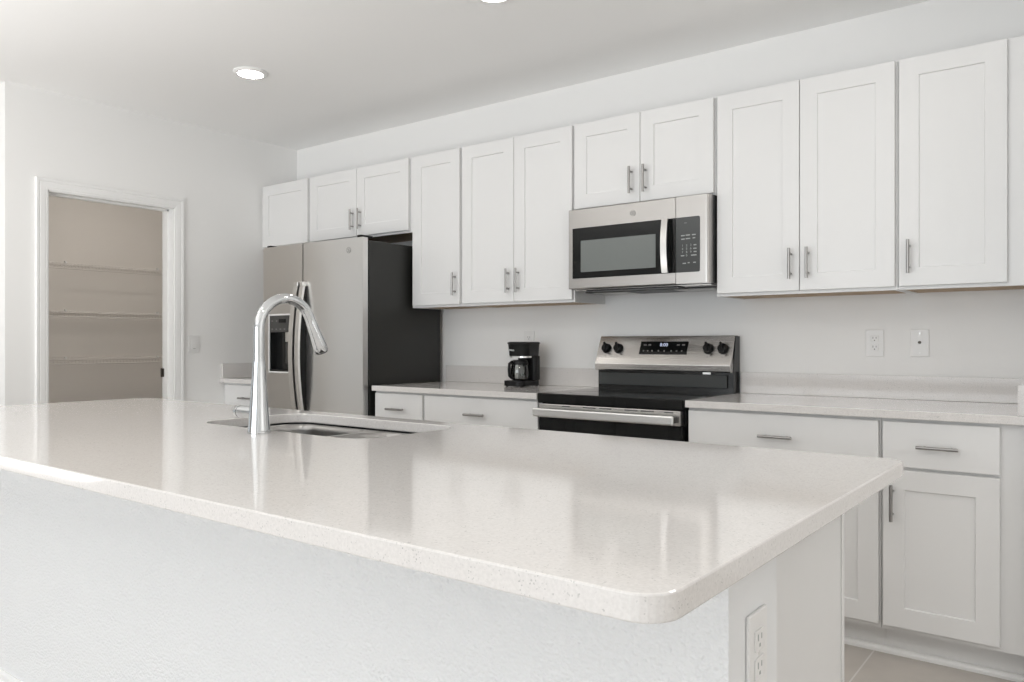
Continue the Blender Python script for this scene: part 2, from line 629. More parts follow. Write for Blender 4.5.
def shaker(mb, x0, x1, z0, z1, y, fw=.071, rec=.007):
    """shaker door whose face lies at y (facing -y)"""
    bm = bmesh.new()
    bmesh.ops.create_cube(bm, size=1)
    for v in bm.verts:
        v.co = Vector((x0 + (v.co.x + .5) * (x1 - x0), y + (v.co.y + .5) * DT, z0 + (v.co.z + .5) * (z1 - z0)))
    front = [f for f in bm.faces if f.normal.y < -.9][0]
    outer = [e for e in front.edges]
    bmesh.ops.inset_region(bm, faces=[front], thickness=fw, depth=0, use_even_offset=True, use_boundary=True)
    ring_e = list(front.edges)
    bmesh.ops.inset_region(bm, faces=[front], thickness=.0025, depth=-rec, use_even_offset=True, use_boundary=True)
    bmesh.ops.bevel(bm, geom=outer, offset=.002, segments=2, profile=.5, affect='EDGES')
    return mb._add(bm)


def pull_v(x, zc, y, L=.132):
    """vertical bar pull standing off a face at y"""
    mb = MB().cyl((x, y - .030, zc - L / 2), (x, y - .030, zc + L / 2), .0062, n=16)
    for s in (-1, 1):
        mb.cyl((x, y, zc + s * L * .32), (x, y - .030, zc + s * L * .32), .0048, n=12)
    return mb


def pull_h(xc, z, y, L=.132):
    mb = MB().cyl((xc - L / 2, y - .030, z), (xc + L / 2, y - .030, z), .0062, n=16)
    for s in (-1, 1):
        mb.cyl((xc + s * L * .32, y, z), (xc + s * L * .32, y - .030, z), .0048, n=12)
    return mb


ZT, ZD0, ZSH = 2.286, 1.383, 1.846


def upper(name, label, x0, x1, zb, doors, pulls, zdoor, fill=None, group='white wall cabinets'):
    """wall cabinet box x0..x1 with a recessed wooden underside"""
    r = thing(name, label, 'cabinet', ((x0 + x1) / 2, -.15, zb), group)
    g = .0006
    a, b_ = x0 + g, x1 - g
    yf = YU + DT + .0006
    bd = MB()
    bd.box(a, b_, yf, -.001, zb + .022, ZT)
    bd.box(a, a + .016, yf, -.001, zb, zb + .022)
    bd.box(b_ - .016, b_, yf, -.001, zb, zb + .022)
    bd.box(a + .016, b_ - .016, yf, yf + .019, zb, zb + .022)
    part(bd, 'body', 'cabinet', r)
    part(MB().box(a + .0165, b_ - .0165, yf + .0195, -.002, zb + .003, zb + .0215), 'bottom_panel', 'wood', r, 'unpainted wooden underside')
    for (d0, d1), p in zip(doors, pulls):
        d = part(shaker(MB(), d0, d1, zdoor, ZT - .003, YU), 'door', 'cabinet', r)
        if p is not None:
            part(pull_v(p, zdoor + (.115 if zdoor < 1.5 else .107), YU), 'handle', 'nickel', d, 'brushed nickel bar handle')
    return r


ZB = 1.370
upper('wall_cabinet', 'small white wall cabinet in the corner left of the fridge, one door without handle', -2.699, -2.146, 1.833, [(-2.669, -2.160)], [None], ZSH)
upper('wall_cabinet', 'short white two-door wall cabinet above the stainless fridge', -2.146, -1.178, 1.833, [(-2.132, -1.6645), (-1.6615, -1.196)], [-1.694, -1.622], ZSH)
upper('wall_cabinet', 'narrow tall white one-door wall cabinet right of the fridge', -1.178, -.773, ZB, [(-1.161, -.784)], [-.815], ZD0)
upper('wall_cabinet', 'tall white two-door wall cabinet left of the microwave above the coffee maker', -.773, -.0055, ZB, [(-.764, -.392), (-.389, -.014)], [-.425, -.357], ZD0)
upper('wall_cabinet', 'short white two-door wall cabinet directly above the microwave', -.0045, .7645, 1.837, [(.003, .3795), (.3825, .756)], [.336, .412], ZSH)
upper('wall_cabinet', 'tall white two-door wall cabinet right of the microwave', .7655, 1.5255, ZB, [(.774, 1.1425), (1.1455, 1.5175)], [1.108, 1.181], ZD0)
upper('wall_cabinet', 'tall white one-door wall cabinet at the right end of the upper row', 1.5265, 1.976, ZB, [(1.533, 1.899)], [1.570], ZD0)

ZC, CT = 0.914, 0.030
ZU = ZC - CT               # underside of the worktops


def base(name, label, x0, x1, drawers, doors, dp, pp, group='white base cabinets'):
    r = thing(name, label, 'cabinet', ((x0 + x1) / 2, -.3, 0), group)
    g = .0006
    yf = YB + DT + .0006
    zt = ZU - .0008
    part(MB().box(x0 + g, x1 - g, yf, -.002, .108, zt), 'body', 'cabinet', r)
    part(MB().box(x0 + .0001, x1 - .0001, -.545, -.530, .0, .1075), 'toe_kick', 'cabinet', r)
    for (d0, d1), p in zip(drawers, dp):
        d = part(MB().box(d0, d1, YB, YB + DT, .709, .872, .002), 'drawer', 'cabinet', r)
        part(pull_h(p, .787, YB), 'handle', 'nickel', d, 'brushed nickel bar handle')
    for (d0, d1), p in zip(doors, pp):
        d = part(shaker(MB(), d0, d1, .127, .698, YB), 'door', 'cabinet', r)
        if p is not None:
            part(pull_v(p, .579, YB), 'handle', 'nickel', d, 'brushed nickel bar handle')
    return r


base('base_cabinet', 'white base cabinet in the corner left of the fridge', -2.699, -2.150, [(-2.640, -2.163)], [(-2.640, -2.163)], [-2.40], [-2.20])
base('base_cabinet', 'narrow white base cabinet next to the fridge, one short drawer', -1.170, -.7765, [(-1.157, -.785)], [(-1.157, -.785)], [-.975], [-.82])
base('base_cabinet', 'white base cabinet left of the stove, under the coffee maker', -.7765, -.0055, [(-.768, -.010)], [(-.768, -.3905), (-.3875, -.010)], [-.398], [-.425, -.352])
base('base_cabinet', 'wide white base cabinet right of the stove, one wide drawer', .7685, 1.531, [(.775, 1.524)], [(.775, 1.148), (1.151, 1.524)], [1.150], [1.113, 1.186])
base('base_cabinet', 'white base cabinet at the right end, drawer above a door with an upright handle', 1.532, 1.976, [(1.539, 1.905)], [(1.539, 1.905)], [1.719], [1.572])
# shoe moulding along the plinths
sh = [(-.5455, 0), (-.5655, 0), (-.5655, .010), (-.561, .018), (-.5545, .022), (-.5455, .022)]
struct(MB().prism(sh, 'x', .770, 1.975), 'trim_2', 'trim')
struct(MB().prism(sh, 'x', -1.168, -.007), 'trim_3', 'trim')

# ------------------------------------------------------------------ worktops with their upstands
YC = -0.652


def worktop(name, label, x0, x1, extra=None, side=None):
    r = thing(name, label, 'countertop', ((x0 + x1) / 2, YC / 2, ZU))
    part(MB().box(x0, x1, YC, -.001, ZU, ZC, .0025), 'slab', 'quartz', r)
    s0, s1 = x0, x1
    if side == 'L':
        part(MB().box(x0, x0 + .02, YC + .012, -.0225, ZC + .0003, ZC + .102, .0015), 'side_backsplash', 'quartz', r)
    if side == 'R':
        part(MB().box(x1 - .02, x1, YC + .012, -.0225, ZC + .0003, ZC + .102, .0015), 'side_backsplash', 'quartz', r)
    part(MB().box(s0, s1, -.0215, -.001, ZC + .0003, ZC + .102, .0015), 'backsplash', 'quartz', r)
    return r


worktop('countertop', 'short pale quartz countertop in the corner left of the fridge', -2.699, -2.135, side='L')
worktop('countertop', 'pale quartz countertop between fridge and stove, coffee maker on it', -1.168, -.0045)
worktop('countertop', 'long pale quartz countertop right of the stove', .7665, 1.976, side='R')

# ------------------------------------------------------------------ island
IX0, IX1, IY0, IY1 = -1.220, 1.865, -3.066, -1.942
WY0, WY1, WX1 = -2.752, -2.566, 1.804
PX = 1.747            # face of the end panel
hole = rrect(-.045, .708, -2.408, -2.020, .085)
top = MB().slab(rrect(IX0, IX1, IY0, IY1, .042), [hole[::-1]], ZU, ZC, .0025)
tag(top.build('island_countertop', 'quartz', None, ((IX0 + IX1) / 2, (IY0 + IY1) / 2, ZU)), 'large pale speckled quartz slab on the kitchen island in the foreground', 'countertop')
struct(MB().box(-1.15, WX1, WY0, WY1, 0, ZU - .0006), 'wall_island', 'knockdown')
baseboard('baseboard_island', 'x', -1.15, WX1 + .0, WY0, -1)

ic = thing('island_cabinet', 'white base cabinet of the kitchen island behind its textured half wall', 'cabinet', (0.3, -2.25, 0))
cz = ZU - .0008
mb = MB()
mb.box(-1.10, PX - .020, WY1 + .001, WY1 + .014, .108, cz)                 # back
mb.box(-1.10, PX - .020, WY1 + .014, -1.995, .108, .126)                    # bottom
for x in (-1.10, -.35, -.125, .785, 1.25):
    mb.box(x, x + .018, WY1 + .014, -1.995, .126, cz)                       # dividers
mb.box(-1.10, PX - .020, -2.014, -1.995, .84, cz)                           # top rail
part(mb, 'body', 'cabinet', ic)
part(MB().box(PX - .019, PX, WY1 + .0005, -1.995, 0, cz), 'end_panel', 'cabinet', ic)
part(MB().box(PX - .019, PX + .002, -1.994, -1.974, 0, cz), 'end_stile', 'cabinet', ic)
part(MB().box(-1.10, PX - .021, -2.075, -2.060, 0, .1075), 'toe_kick', 'cabinet', ic)
for d0, d1 in ((-1.09, -.725), (-.719, -.345), (-.335, .04), (.046, .42), (.43, .785), (.795, 1.25), (1.26, 1.728)):
    bm = MB()
    shaker(bm, d0, d1, .127, .86, 0)
    for v in bm.bm.verts:
        v.co.y = -1.974 - v.co.y
    bmesh.ops.reverse_faces(bm.bm, faces=bm.bm.faces[:])
    part(bm, 'door', 'cabinet', ic)

# ------------------------------------------------------------------ sink
sk = thing('sink', 'stainless double-bowl undermount sink in the island countertop', 'sink', (.33, -2.21, ZU))


def bowl(x0, x1, y0, y1, ztop, zbot, r):
    bm = bmesh.new()
    rings = []
    lev = [(0, ztop), (.001, ztop - .02), (.006, zbot + .05), (.012, zbot + .022), (.026, zbot + .006), (.05, zbot)]
    for ins, z in lev:
        rings.append([bm.verts.new((x, y, z)) for x, y in rrect(x0 + ins, x1 - ins, y0 + ins, y1 - ins, max(r - ins * .4, .02), 8)])
    cx, cy = (x0 + x1) / 2, (y0 + y1) / 2
    n = len(rings[0])
    for a, b_ in zip(rings, rings[1:]):
        for k in range(n):
            bm.faces.new((a[k], b_[k], b_[(k + 1) % n], a[(k + 1) % n]))
    c = bm.verts.new((cx, cy, zbot - .004))
    for k in range(n):
        bm.faces.new((rings[-1][k], c, rings[-1][(k + 1) % n]))
    bmesh.ops.solidify(bm, geom=bm.faces[:], thickness=.0015)
    for f in bm.faces:
        f.smooth = True
    return bm


DIV = .352
zr = ZU - .0005
b1 = (-.041, DIV - .009, -2.400, -2.024)
b2 = (DIV + .009, .704, -2.400, -2.024)
for (x0, x1, y0, y1), nm in ((b1, 'left'), (b2, 'right')):
    mb = MB(); mb._add(bowl(x0, x1, y0, y1, zr - .0055, zr - .19, .081), True)
    bw = part(mb, 'bowl', 'steel_sink', sk)
    cx, cy = (x0 + x1) / 2, (y0 + y1) / 2
    part(MB().lathe([(.0, .0), (.040, .0), (.044, .003), (.044, .005), (.036, .005), (.030, -.001), (0, -.001)][1:6], (cx, cy, zr - .193)), 'drain', 'chrome', bw)
# flange under the stone, with the low saddle between the bowls
mb = MB().slab(rrect(-.070, .733, -2.433, -2.0165, .09), [rrect(*b1, .081)[::-1], rrect(*b2, .081)[::-1]], zr - .0065, zr - .0045)
part(mb, 'rim', 'steel_sink', sk)
part(MB().slab(rrect(-.072, .735, -2.435, -2.0160, .09), [rrect(-.044, .707, -2.407, -2.021, .084)[::-1]], zr - .0042, zr), 'dark_line', 'black', sk, 'thin dark line under the stone')  # thin black strip between the stone and the sink rim

# ------------------------------------------------------------------ faucet
FX, FY = .377, -2.474
fc = thing('faucet', 'tall polished chrome pull-down faucet arching over the island sink', 'faucet', (FX, FY, ZC))
part(MB().lathe([(.0, 0), (.0300, 0), (.0304, .004), (.0292, .012), (.0225, .10), (.0168, .188), (.0160, .196), (.0, .197)], (FX, FY, ZC), n=40), 'body', 'chrome', fc)
pts = [(FX, FY, ZC + .196), (FX, FY, 1.17), (FX, FY, 1.193)]
R = .088
for k in range(1, 19):
    t = PI * k / 18 * 0.89
    pts.append((FX, FY + R * (1 - math.cos(t)), 1.193 + R * math.sin(t)))
e = Vector(pts[-1]); d = (e - Vector(pts[-2])).normalized()
part(MB().tube(pts, .0146, 24), 'neck', 'chrome', fc)
part(MB().tube([e - d * .002, e + d * .004, e + d * .008, e + d * .03, e + d * .078, e + d * .096, e + d * .100], [.0146, .0146, .0154, .0160, .0200, .0200, .0180], 28), 'spray_head', 'chrome', fc)
part(MB().tube([e + d * .1001, e + d * .1025], [.0175, .0165], 24), 'nozzle_face', 'dark_grey', fc)
hz = .968
part(MB().cyl((FX - .012, FY, hz), (FX - .082, FY, hz), .0170, n=28), 'valve', 'chrome', fc)
part(MB().cyl((FX - .082, FY, hz), (FX - .0845, FY, hz), .0145, n=24), 'seam_ring', 'black', fc)
part(MB().tube([(FX - .0845, FY, hz), (FX - .092, FY, hz), (FX - .098, FY, hz), (FX - .100, FY, hz)], [.0170, .0170, .0165, .0135], 28), 'handle', 'chrome', fc)

# ------------------------------------------------------------------ refrigerator
fr = thing('refrigerator', 'stainless side-by-side refrigerator with charcoal side and water dispenser', 'refrigerator', (-1.666, -.35, 0))
FXL, FXR, FS = -2.121, -1.203, -1.7215
FY0, FY1 = -.704, -.648
part(MB().box(FXL + .006, FXR, -.640, -.03, .03, 1.752, .004), 'body', 'charcoal', fr, 'charcoal grey cabinet')
part(MB().box(FXL + .02, FXR - .02, -.655, -.641, .02, .10), 'grille', 'black', fr)
DX0, DX1, DZ0, DZ1 = -2.050, -1.815, .979, 1.330
ld = MB()
zt, zb = 1.766, .105
ld.box(FXL, DX0, FY0, FY1, zb, zt, 0).box(DX1, FS - .004, FY0, FY1, zb, zt).box(DX0, DX1, FY0, FY1, zb, DZ0).box(DX0, DX1, FY0, FY1, DZ1, zt).box(DX0, DX1, FY1 - .006, FY1, DZ0, DZ1)
ldo = part(ld, 'freezer_door', 'steel_v', fr)
n = 28
w0, w1 = FS + .004, FXR
front_curve = []
for k in range(n + 1):
    t = k / n
    front_curve.append((w0 + (w1 - w0) * t, FY0 + .0005 + .020 * max(0, t - .10) ** 2))
rdo = part(MB().prism(front_curve + [(w1, FY1), (w0, FY1)], 'z', zb, zt), 'fridge_door', 'steel_v', fr)
part(MB().box(FXL + .01, FXR - .01, FY1 + .0005, -.6405, .11, 1.75), 'door_seal', 'black', fr)
for x in (FXL + .035, FXR - .030):
    part(MB().box(x - .016, x + .020, -.690, -.60, 1.7665, 1.780, .003), 'hinge_cover', 'black', fr)
# dispenser
fmb = MB()
w = .010
fmb.box(DX0 - w, DX0, FY0 - .008, FY0 - .0002, DZ0 - w, DZ1 + w, .003).box(DX1, DX1 + w, FY0 - .008, FY0 - .0002, DZ0 - w, DZ1 + w, .003)
fmb.box(DX0, DX1, FY0 - .008, FY0 - .0002, DZ0 - w, DZ0, .003).box(DX0, DX1, FY0 - .008, FY0 - .0002, DZ1, DZ1 + w, .003)
dsp = part(fmb, 'dispenser', 'plastic_white', ldo, 'water and ice dispenser frame')
part(MB().box(DX0 + .0005, DX1 - .0005, FY0 - .004, FY1 - .0065, 1.226, DZ1 - .0005), 'control_panel', 'dark_grey', ldo, 'dark grey touch panel')
lg = MB()
lg.box(-1.955, -1.885, FY0 - .0055, FY0 - .0045, 1.285, 1.308)
part(lg, 'display', 'black_glass', ldo)
for x, z in [(-2.030 + k * .042, 1.240) for k in range(5)] + [(x, 1.292) for x in (-2.030, -1.985, -1.845)]:
    part(MB().box(x, x + .014, FY0 - .005, FY0 - .0042, z, z + .009), 'button', 'legend_dark', ldo)
cv = MB().box(DX0 + .0005, DX0 + .004, FY0 + .001, FY1 - .0065, DZ0 + .0005, 1.2255).box(DX1 - .004, DX1 - .0005, FY0 + .001, FY1 - .0065, DZ0 + .0005, 1.2255)
cv.box(DX0 + .004, DX1 - .004, FY1 - .010, FY1 - .0065, DZ0 + .0005, 1.2255).box(DX0 + .004, DX1 - .004, FY0 - .006, FY1 - .010, DZ0 + .0005, DZ0 + .012)
part(cv, 'dispenser_recess', 'black_gloss', ldo, 'black dispenser recess')
part(MB().box(-1.905, -1.870, FY0 + .006, FY0 + .022, 1.165, 1.2255, .003), 'spout', 'steel_trim', ldo)
part(MB().box(-1.935, -1.845, FY0 + .030, FY0 + .036, 1.03, 1.16, .004), 'paddle', 'dark_grey', ldo)


def fridge_handle(x0, x1, door):
    zc, hh = 1.100, .402
    outer, inner = [], []
    for k in range(25):
        z = zc - hh + 2 * hh * k / 24
        y = FY0 - .028 - .040 * (1 - ((z - zc) / hh) ** 2)
        outer.append((y, z)); inner.append((y + .016, z))
    fb = MB().prism(outer + inner[::-1], 'x', x0, x1)
    h = part(fb, 'handle', 'steel_trim', door, 'bowed stainless handle')
    body = [(y + .0002, z) for y, z in inner] + [(FY0 - .0005, zc + hh), (FY0 - .0005, zc - hh)]
    part(MB().prism(body, 'x', x0 + .004, x1 - .003), 'handle_core', 'black', h, 'dark inner grip')
    part(MB().box(x0 + .001, x1 - .001, FY0 - .028, FY0 - .0004, zc + hh + .0004, zc + hh + .028, .003), 'handle_mount', 'steel_trim', h)


fridge_handle(-1.778, -1.737, ldo)
fridge_handle(-1.7165, -1.684, rdo)


def emblem(parent, x, z, y, r):
    """round monogram badge: ring with two looping script strokes"""
    ring = [(x + r * math.cos(2 * PI * k / 32), y - .001, z + r * math.sin(2 * PI * k / 32)) for k in range(33)]
    mb = MB().tube(ring, r * .075, 8, cap=False)
    for s in (-1, 1):
        c = [(x + s * r * (.30 + .30 * math.cos(t)), y - .001, z + r * .48 * math.sin(t + .3 * s)) for t in [2 * PI * k / 18 * .86 + .5 for k in range(19)]]
        mb.tube(c, r * .065, 8)
    part(mb, 'emblem', 'emblem', parent, 'round grey monogram badge')


emblem(rdo, -1.314, 1.697, FY0 + .0100, .017)

# ------------------------------------------------------------------ microwave
mw = thing('microwave', 'stainless over-the-range microwave mounted above the stove', 'microwave', (.385, -.19, 1.43))
MX0, MX1, MS = .0045, .7625, .5985
MYF, MYB = -.386, -.340
MZ0, MZ1 = 1.430, 1.8345
part(MB().box(MX0, MX1 - .001, MYB + .001, -.004, MZ0, MZ1), 'body', 'black_gloss', mw)
dr = part(MB().box(MX0 + .0, MS - .001, MYF, MYB, MZ0 + .001, MZ1 - .001, .004), 'door', 'steel_mw', mw)
cp = part(MB().prism(rrect(MS + .001, MX1, MYF, MYB, .0045, 4)[:0] + [(MS + .001, MYB), (MS + .001, MYF)] + [(MX1 - .018 + .018 * math.sin(t), MYF + .018 - .018 * math.cos(t)) for t in [PI / 2 * k / 8 for k in range(9)]] + [(MX1, MYB)], 'z', MZ0 + .001, MZ1 - .001, smooth=False), 'control_column', 'steel_mw', mw)
part(MB().box(.030, MS - .0012, MYF - .0025, MYF - .0002, 1.483, 1.737, .001), 'door_glass', 'black_glass', dr, 'black glass door face')
part(MB().box(.080, .496, MYF - .0032, MYF - .0026, 1.514, 1.672), 'window', 'mw_window', dr, 'grey-green viewing window')
part(MB().prism([(MS + .0012, 1.483), (.712, 1.483), (.717, 1.488), (.717, 1.732), (.712, 1.737), (MS + .0012, 1.737)], 'y', MYF - .0025, MYF - .0002), 'control_panel', 'panel_glass', cp, 'dark grey key panel')
outer, inner = [], []
for k in range(17):
    z = 1.484 + .252 * k / 16
    y = MYF - .030 - .014 * (1 - ((z - 1.61) / .126) ** 2)
    outer.append((y, z)); inner.append((y + .008, z))
h = part(MB().prism(outer + inner[::-1], 'x', .540, .571), 'handle', 'steel_mw_trim', dr, 'bowed stainless handle')
part(MB().prism([(y + .0002, z) for y, z in inner] + [(MYF - .0027, 1.736), (MYF - .0027, 1.484)], 'x', .545, .5685), 'handle_core', 'black_gloss', h)


def front(x, y, z):
    """matrix laying text on a face towards -y at (x, y, z)"""
    return Matrix.Translation((x, y, z)) @ Matrix.Rotation(PI / 2, 4, 'X')


yk = MYF - .0031
for r_, row in enumerate(('123', '456', '789')):
    for c_, ch in enumerate(row):
        kp = MB().text(ch, .014, front(.633 + c_ * .0205, yk, 1.606 - r_ * .0155))
        part(kp, 'key', 'legend', cp)
part(MB().text('0', .014, front(.6535, yk, 1.5595)), 'key', 'legend', cp)
KX = .004
bars = [(.622, .640, 1.652), (.645, .666, 1.653), (.676, .694, 1.653), (.623, .640, 1.636), (.645, .667, 1.637), (.679, .692, 1.638),
        (.684, .697, 1.606), (.682, .698, 1.590), (.684, .698, 1.575), (.684, .698, 1.5595), (.621, .638, 1.5595), (.671, .684, 1.5595),
        (.630, .646, 1.524), (.655, .664, 1.526), (.682, .695, 1.526)]
for x0, x1, z in bars:
    part(MB().box(x0 + KX, x1 + KX, yk - .0004, yk + .0004, z - .0024, z + .0024), 'key', 'legend', cp)
part(MB().box(.642, .654, yk - .0004, yk + .0004, 1.709, 1.7105), 'printed_mark', 'legend', cp)
emblem(dr, .374, 1.783, MYF, .014)
part(MB().box(MX0 + .012, MX1 - .012, -.245, -.02, MZ0 - .012, MZ0 - .0005, .002), 'underside', 'charcoal', mw, 'dark underside')
for x0, x1 in ((MX0 + .05, MX0 + .25), (MX1 - .25, MX1 - .05)):
    part(MB().box(x0, x1, -.225, -.06, MZ0 - .0155, MZ0 - .0121, .001), 'grease_filter', 'steel_mw', mw, 'steel grease filter')
part(MB().box(MX0 + .012, MX1 - .012, -.335, -.247, MZ0 - .006, MZ0 - .0005), 'lamp_cover', 'steel_mw', mw)
part(MB().box(MX0 + .10, MX1 - .16, -.375, -.300, MZ0 - .013, MZ0 - .0062), 'vent_grille', 'black', mw)

# ------------------------------------------------------------------ range
rg = thing('range', 'stainless and black glass electric range below the microwave', 'stove', (.381, -.33, 0))
RX0, RX1 = -.0005, .7560
part(MB().box(RX0 + .002, RX1 - .002, -.610, -.02, .04, .868), 'body', 'black', rg)
part(MB().box(RX0, RX1, -.652, -.075, .870, .9165, .004), 'cooktop', 'black_glass', rg, 'black ceramic glass cooktop')
for x, y, r in ((.20, -.49, .10), (.56, -.49, .115), (.20, -.24, .08), (.56, -.24, .08)):
    bur = MB()
    for rr in (r,):
        bur.lathe([(rr, 0), (rr + .0025, 0), (rr + .0025, .0003), (rr, .0003), (rr, 0)], (x, y, .9166), n=48, cap=False)
    part(bur, 'burner_ring', 'burner', rg)
od = part(MB().box(RX0 + .004, RX1 - .004, -.645, -.612, .235, .800, .003), 'oven_door', 'black_glass', rg)
st = part(MB().box(RX0 + .004, RX1 - .012, -.648, -.612, .8005, .866, .003), 'door_top', 'steel', od, 'stainless band at the top of the oven door')
for x0, x1 in ((.168, .215), (.285, .355), (.372, .437), (.505, .57), (.585, .65), (.70, .742)):
    part(MB().box(x0 - .03, x1 - .03, -.6488, -.6478, .8555, .8605), 'vent_slot', 'slot', st)
hb = [(-.006, .0)]
hm = MB().box(.006, .735, -.705, -.690, .808, .848, .006, 3)
hh_ = part(hm, 'handle', 'steel_trim', od, 'wide flat stainless handle')
for x0, x1 in ((.030, .060), (.690, .728)):
    part(MB().box(x0, x1, -.6895, -.6482, .815, .842, .002), 'handle_bracket', 'dark_grey', hh_)
part(MB().box(RX0 + .004, RX1 - .004, -.645, -.612, .06, .228, .003), 'storage_drawer', 'steel', rg)
# backguard
part(MB().box(RX0, RX1, -.082, -.004, .870, 1.006).prism([(-.004, 1.006), (-.082, 1.006), (-.082, 1.03), (-.055, 1.191), (-.004, 1.191)], 'x', RX0, RX1), 'backguard', 'black_gloss', rg, 'black backguard housing')
part(MB().box(RX0 + .008, RX1 - .03, -.094, -.083, .936, 1.002, .004), 'lower_panel', 'panel_glass', rg, 'glossy black lower panel')
PT, PC = Vector((0, -.058, 1.1925)), Vector((0, -.122, 1.048))
sdir = (PT - PC).normalized()
nrm = Vector((0, -sdir.z, sdir.y)).normalized()
cpn = part(MB().prism([(PT.y, PT.z), (PC.y, PC.z), (-.1185, 1.019), (-.112, 1.014), (-.0835, 1.014), (-.0835, 1.032), (-.0562, 1.1918), (-.020, 1.1918), (-.020, 1.1940), (PT.y + .002, 1.1940)], 'x', RX0 + .001, RX1 - .003, .0012), 'control_panel', 'steel', rg, 'slanted stainless control panel')


def on_panel(x, s, h=0.0):
    """point on the slanted panel: s metres up from its crease, h proud"""
    p = PC + sdir * s + nrm * h
    return Vector((x, p.y, p.z))


def panel_plate(mb, x0, x1, s0, s1, h0, h1):
    c = [on_panel(x, s, h) for h in (h0, h1) for x, s in ((x0, s0), (x1, s0), (x1, s1), (x0, s1))]
    bm = bmesh.new()
    v = [bm.verts.new(p) for p in c]
    for f in ((0, 1, 2, 3), (4, 5, 6, 7), (0, 1, 5, 4), (1, 2, 6, 5), (2, 3, 7, 6), (3, 0, 4, 7)):
        bm.faces.new([v[i] for i in f])
    bmesh.ops.recalc_face_normals(bm, faces=bm.faces[:])
    return mb._add(bm)


ROT = Matrix((( 1, 0, 0, 0), (0, sdir.y, nrm.y, 0), (0, sdir.z, nrm.z, 0), (0, 0, 0, 1)))


def panel_text(x, s, h):
    return Matrix.Translation(on_panel(x, s, h)) @ ROT


ds = part(panel_plate(MB(), .253, .518, .056, .128, .0002, .0022), 'display', 'black_glass', cpn, 'black touch display')
part(MB().text('8:00', .026, panel_text(.386, .108, .0026)), 'clock_digits', 'display', ds, 'pale lit clock digits')
for x in (.276, .301, .326, .362, .394, .432, .462, .490):
    part(panel_plate(MB(), x - .004, x + .004, .071, .079, .0022, .0026), 'touch_key', 'legend_dark', ds)
for x in (.280, .306, .466, .494):
    part(panel_plate(MB(), x - .008, x + .008, .104, .112, .0022, .0026), 'touch_key', 'legend_dark', ds)
for x in (.055, .127, .630, .706):
    c = on_panel(x, .087)
    kmb = MB().lathe([(.0, .0003), (.0270, .0003), (.0270, .004), (.0250, .006), (.0220, .022), (.019, .024), (0, .024)], c, nrm, 32)
    kmb2 = bmesh.new()
    bmesh.ops.create_cube(kmb2, size=1)
    for v in kmb2.verts:
        l = Vector((v.co.x * .012, v.co.y * .056, v.co.z * .012 + .026))
        v.co = (Matrix.Translation(c) @ ROT @ Matrix.Rotation(.35, 4, 'Z')) @ l
    bmesh.ops.bevel(kmb2, geom=kmb2.edges[:], offset=.002, segments=2, affect='EDGES')
    kmb._add(kmb2)
    kn = part(kmb, 'knob', 'black', cpn, 'black burner knob')
    part(panel_plate(MB(), x - .003, x + .003, .043, .046, .0002, .0006), 'knob_mark', 'legend_dark', cpn)
    if x == .706:
        arc = [on_panel(x + .033 * math.cos(t), .087 + .033 * math.sin(t), .0005) for t in [PI * (.20 + .38 * k / 10) for k in range(11)]]
        part(MB().tube(arc, .0008, 6), 'dial_mark', 'legend_dark', cpn)
part(MB().box(.604, .644, -.0965, -.0905, 1.0035, 1.0135), 'rating_tag', 'steel_trim', rg, 'small silver tag')

# ------------------------------------------------------------------ coffee maker
CX, CY = -.437, -.19
cm = thing('coffee_maker', 'small black drip coffee maker on the counter left of the stove', 'coffee maker', (CX, CY, ZC))
z0 = ZC + .0005
HW = .068
part(MB().prism(rrect(CX - HW, CX + HW, -.292, -.092, .040, 6), 'z', z0 + .004, z0 + .034, .004), 'base', 'black', cm)
for sx in (-.05, .05):
    for y in (-.262, -.115):
        part(MB().cyl((CX + sx, y, z0), (CX + sx, y, z0 + .0045), .008, n=12), 'foot', 'black', cm)
part(MB().prism(rrect(CX - HW + .002, CX + HW - .002, -.152, -.093, .022, 6), 'z', z0 + .034, z0 + .170, .002), 'water_tank', 'black', cm)
bm = bmesh.new()
lv = [(rrect(CX - HW + .002, CX + HW, -.248, -.092, .045, 8), .170), (rrect(CX - HW + .002, CX + HW, -.250, -.092, .045, 8), .176),
      (rrect(CX - HW - .001, CX + HW + .003, -.258, -.088, .045, 8), .236), (rrect(CX - HW - .003, CX + HW + .006, -.262, -.086, .045, 8), .240),
      (rrect(CX - HW - .003, CX + HW + .006, -.262, -.086, .045, 8), .246), (rrect(CX - HW + .006, CX + HW, -.254, -.092, .045, 8), .250)]
rings = [[bm.verts.new((x, y, z0 + z)) for x, y in rr] for rr, z in lv]
for a, b_ in zip(rings, rings[1:]):
    for k in range(len(a)):
        bm.faces.new((a[k], a[(k + 1) % len(a)], b_[(k + 1) % len(a)], b_[k]))
bm.faces.new(rings[0][::-1]); bm.faces.new(rings[-1])
bmesh.ops.recalc_face_normals(bm, faces=bm.faces[:])
mb = MB(); mb._add(bm, False)
hdm = part(mb, 'brew_head', 'black', cm)
sm = MB()
for k, (dx, dz, w) in enumerate(((-.020, .001, .013), (-.006, .000, .011), (.006, -.001, .012))):
    sm.prism(rrect(CX - .018 + dx - w / 2, CX - .018 + dx + w / 2, z0 + .203 + dz - .0045, z0 + .203 + dz + .0045, .004, 5), 'y', -.2568, -.2520)
part(sm, 'logo', 'legend', hdm, 'small pale logo')
part(MB().prism(rrect(CX - HW + .004, CX + HW - .004, -.244, -.156, .043, 8), 'z', z0 + .160, z0 + .1697), 'trim_band', 'steel_trim', cm, 'silver band under the brew head')
GX, GY = CX, -.210
G0 = z0 + .0345
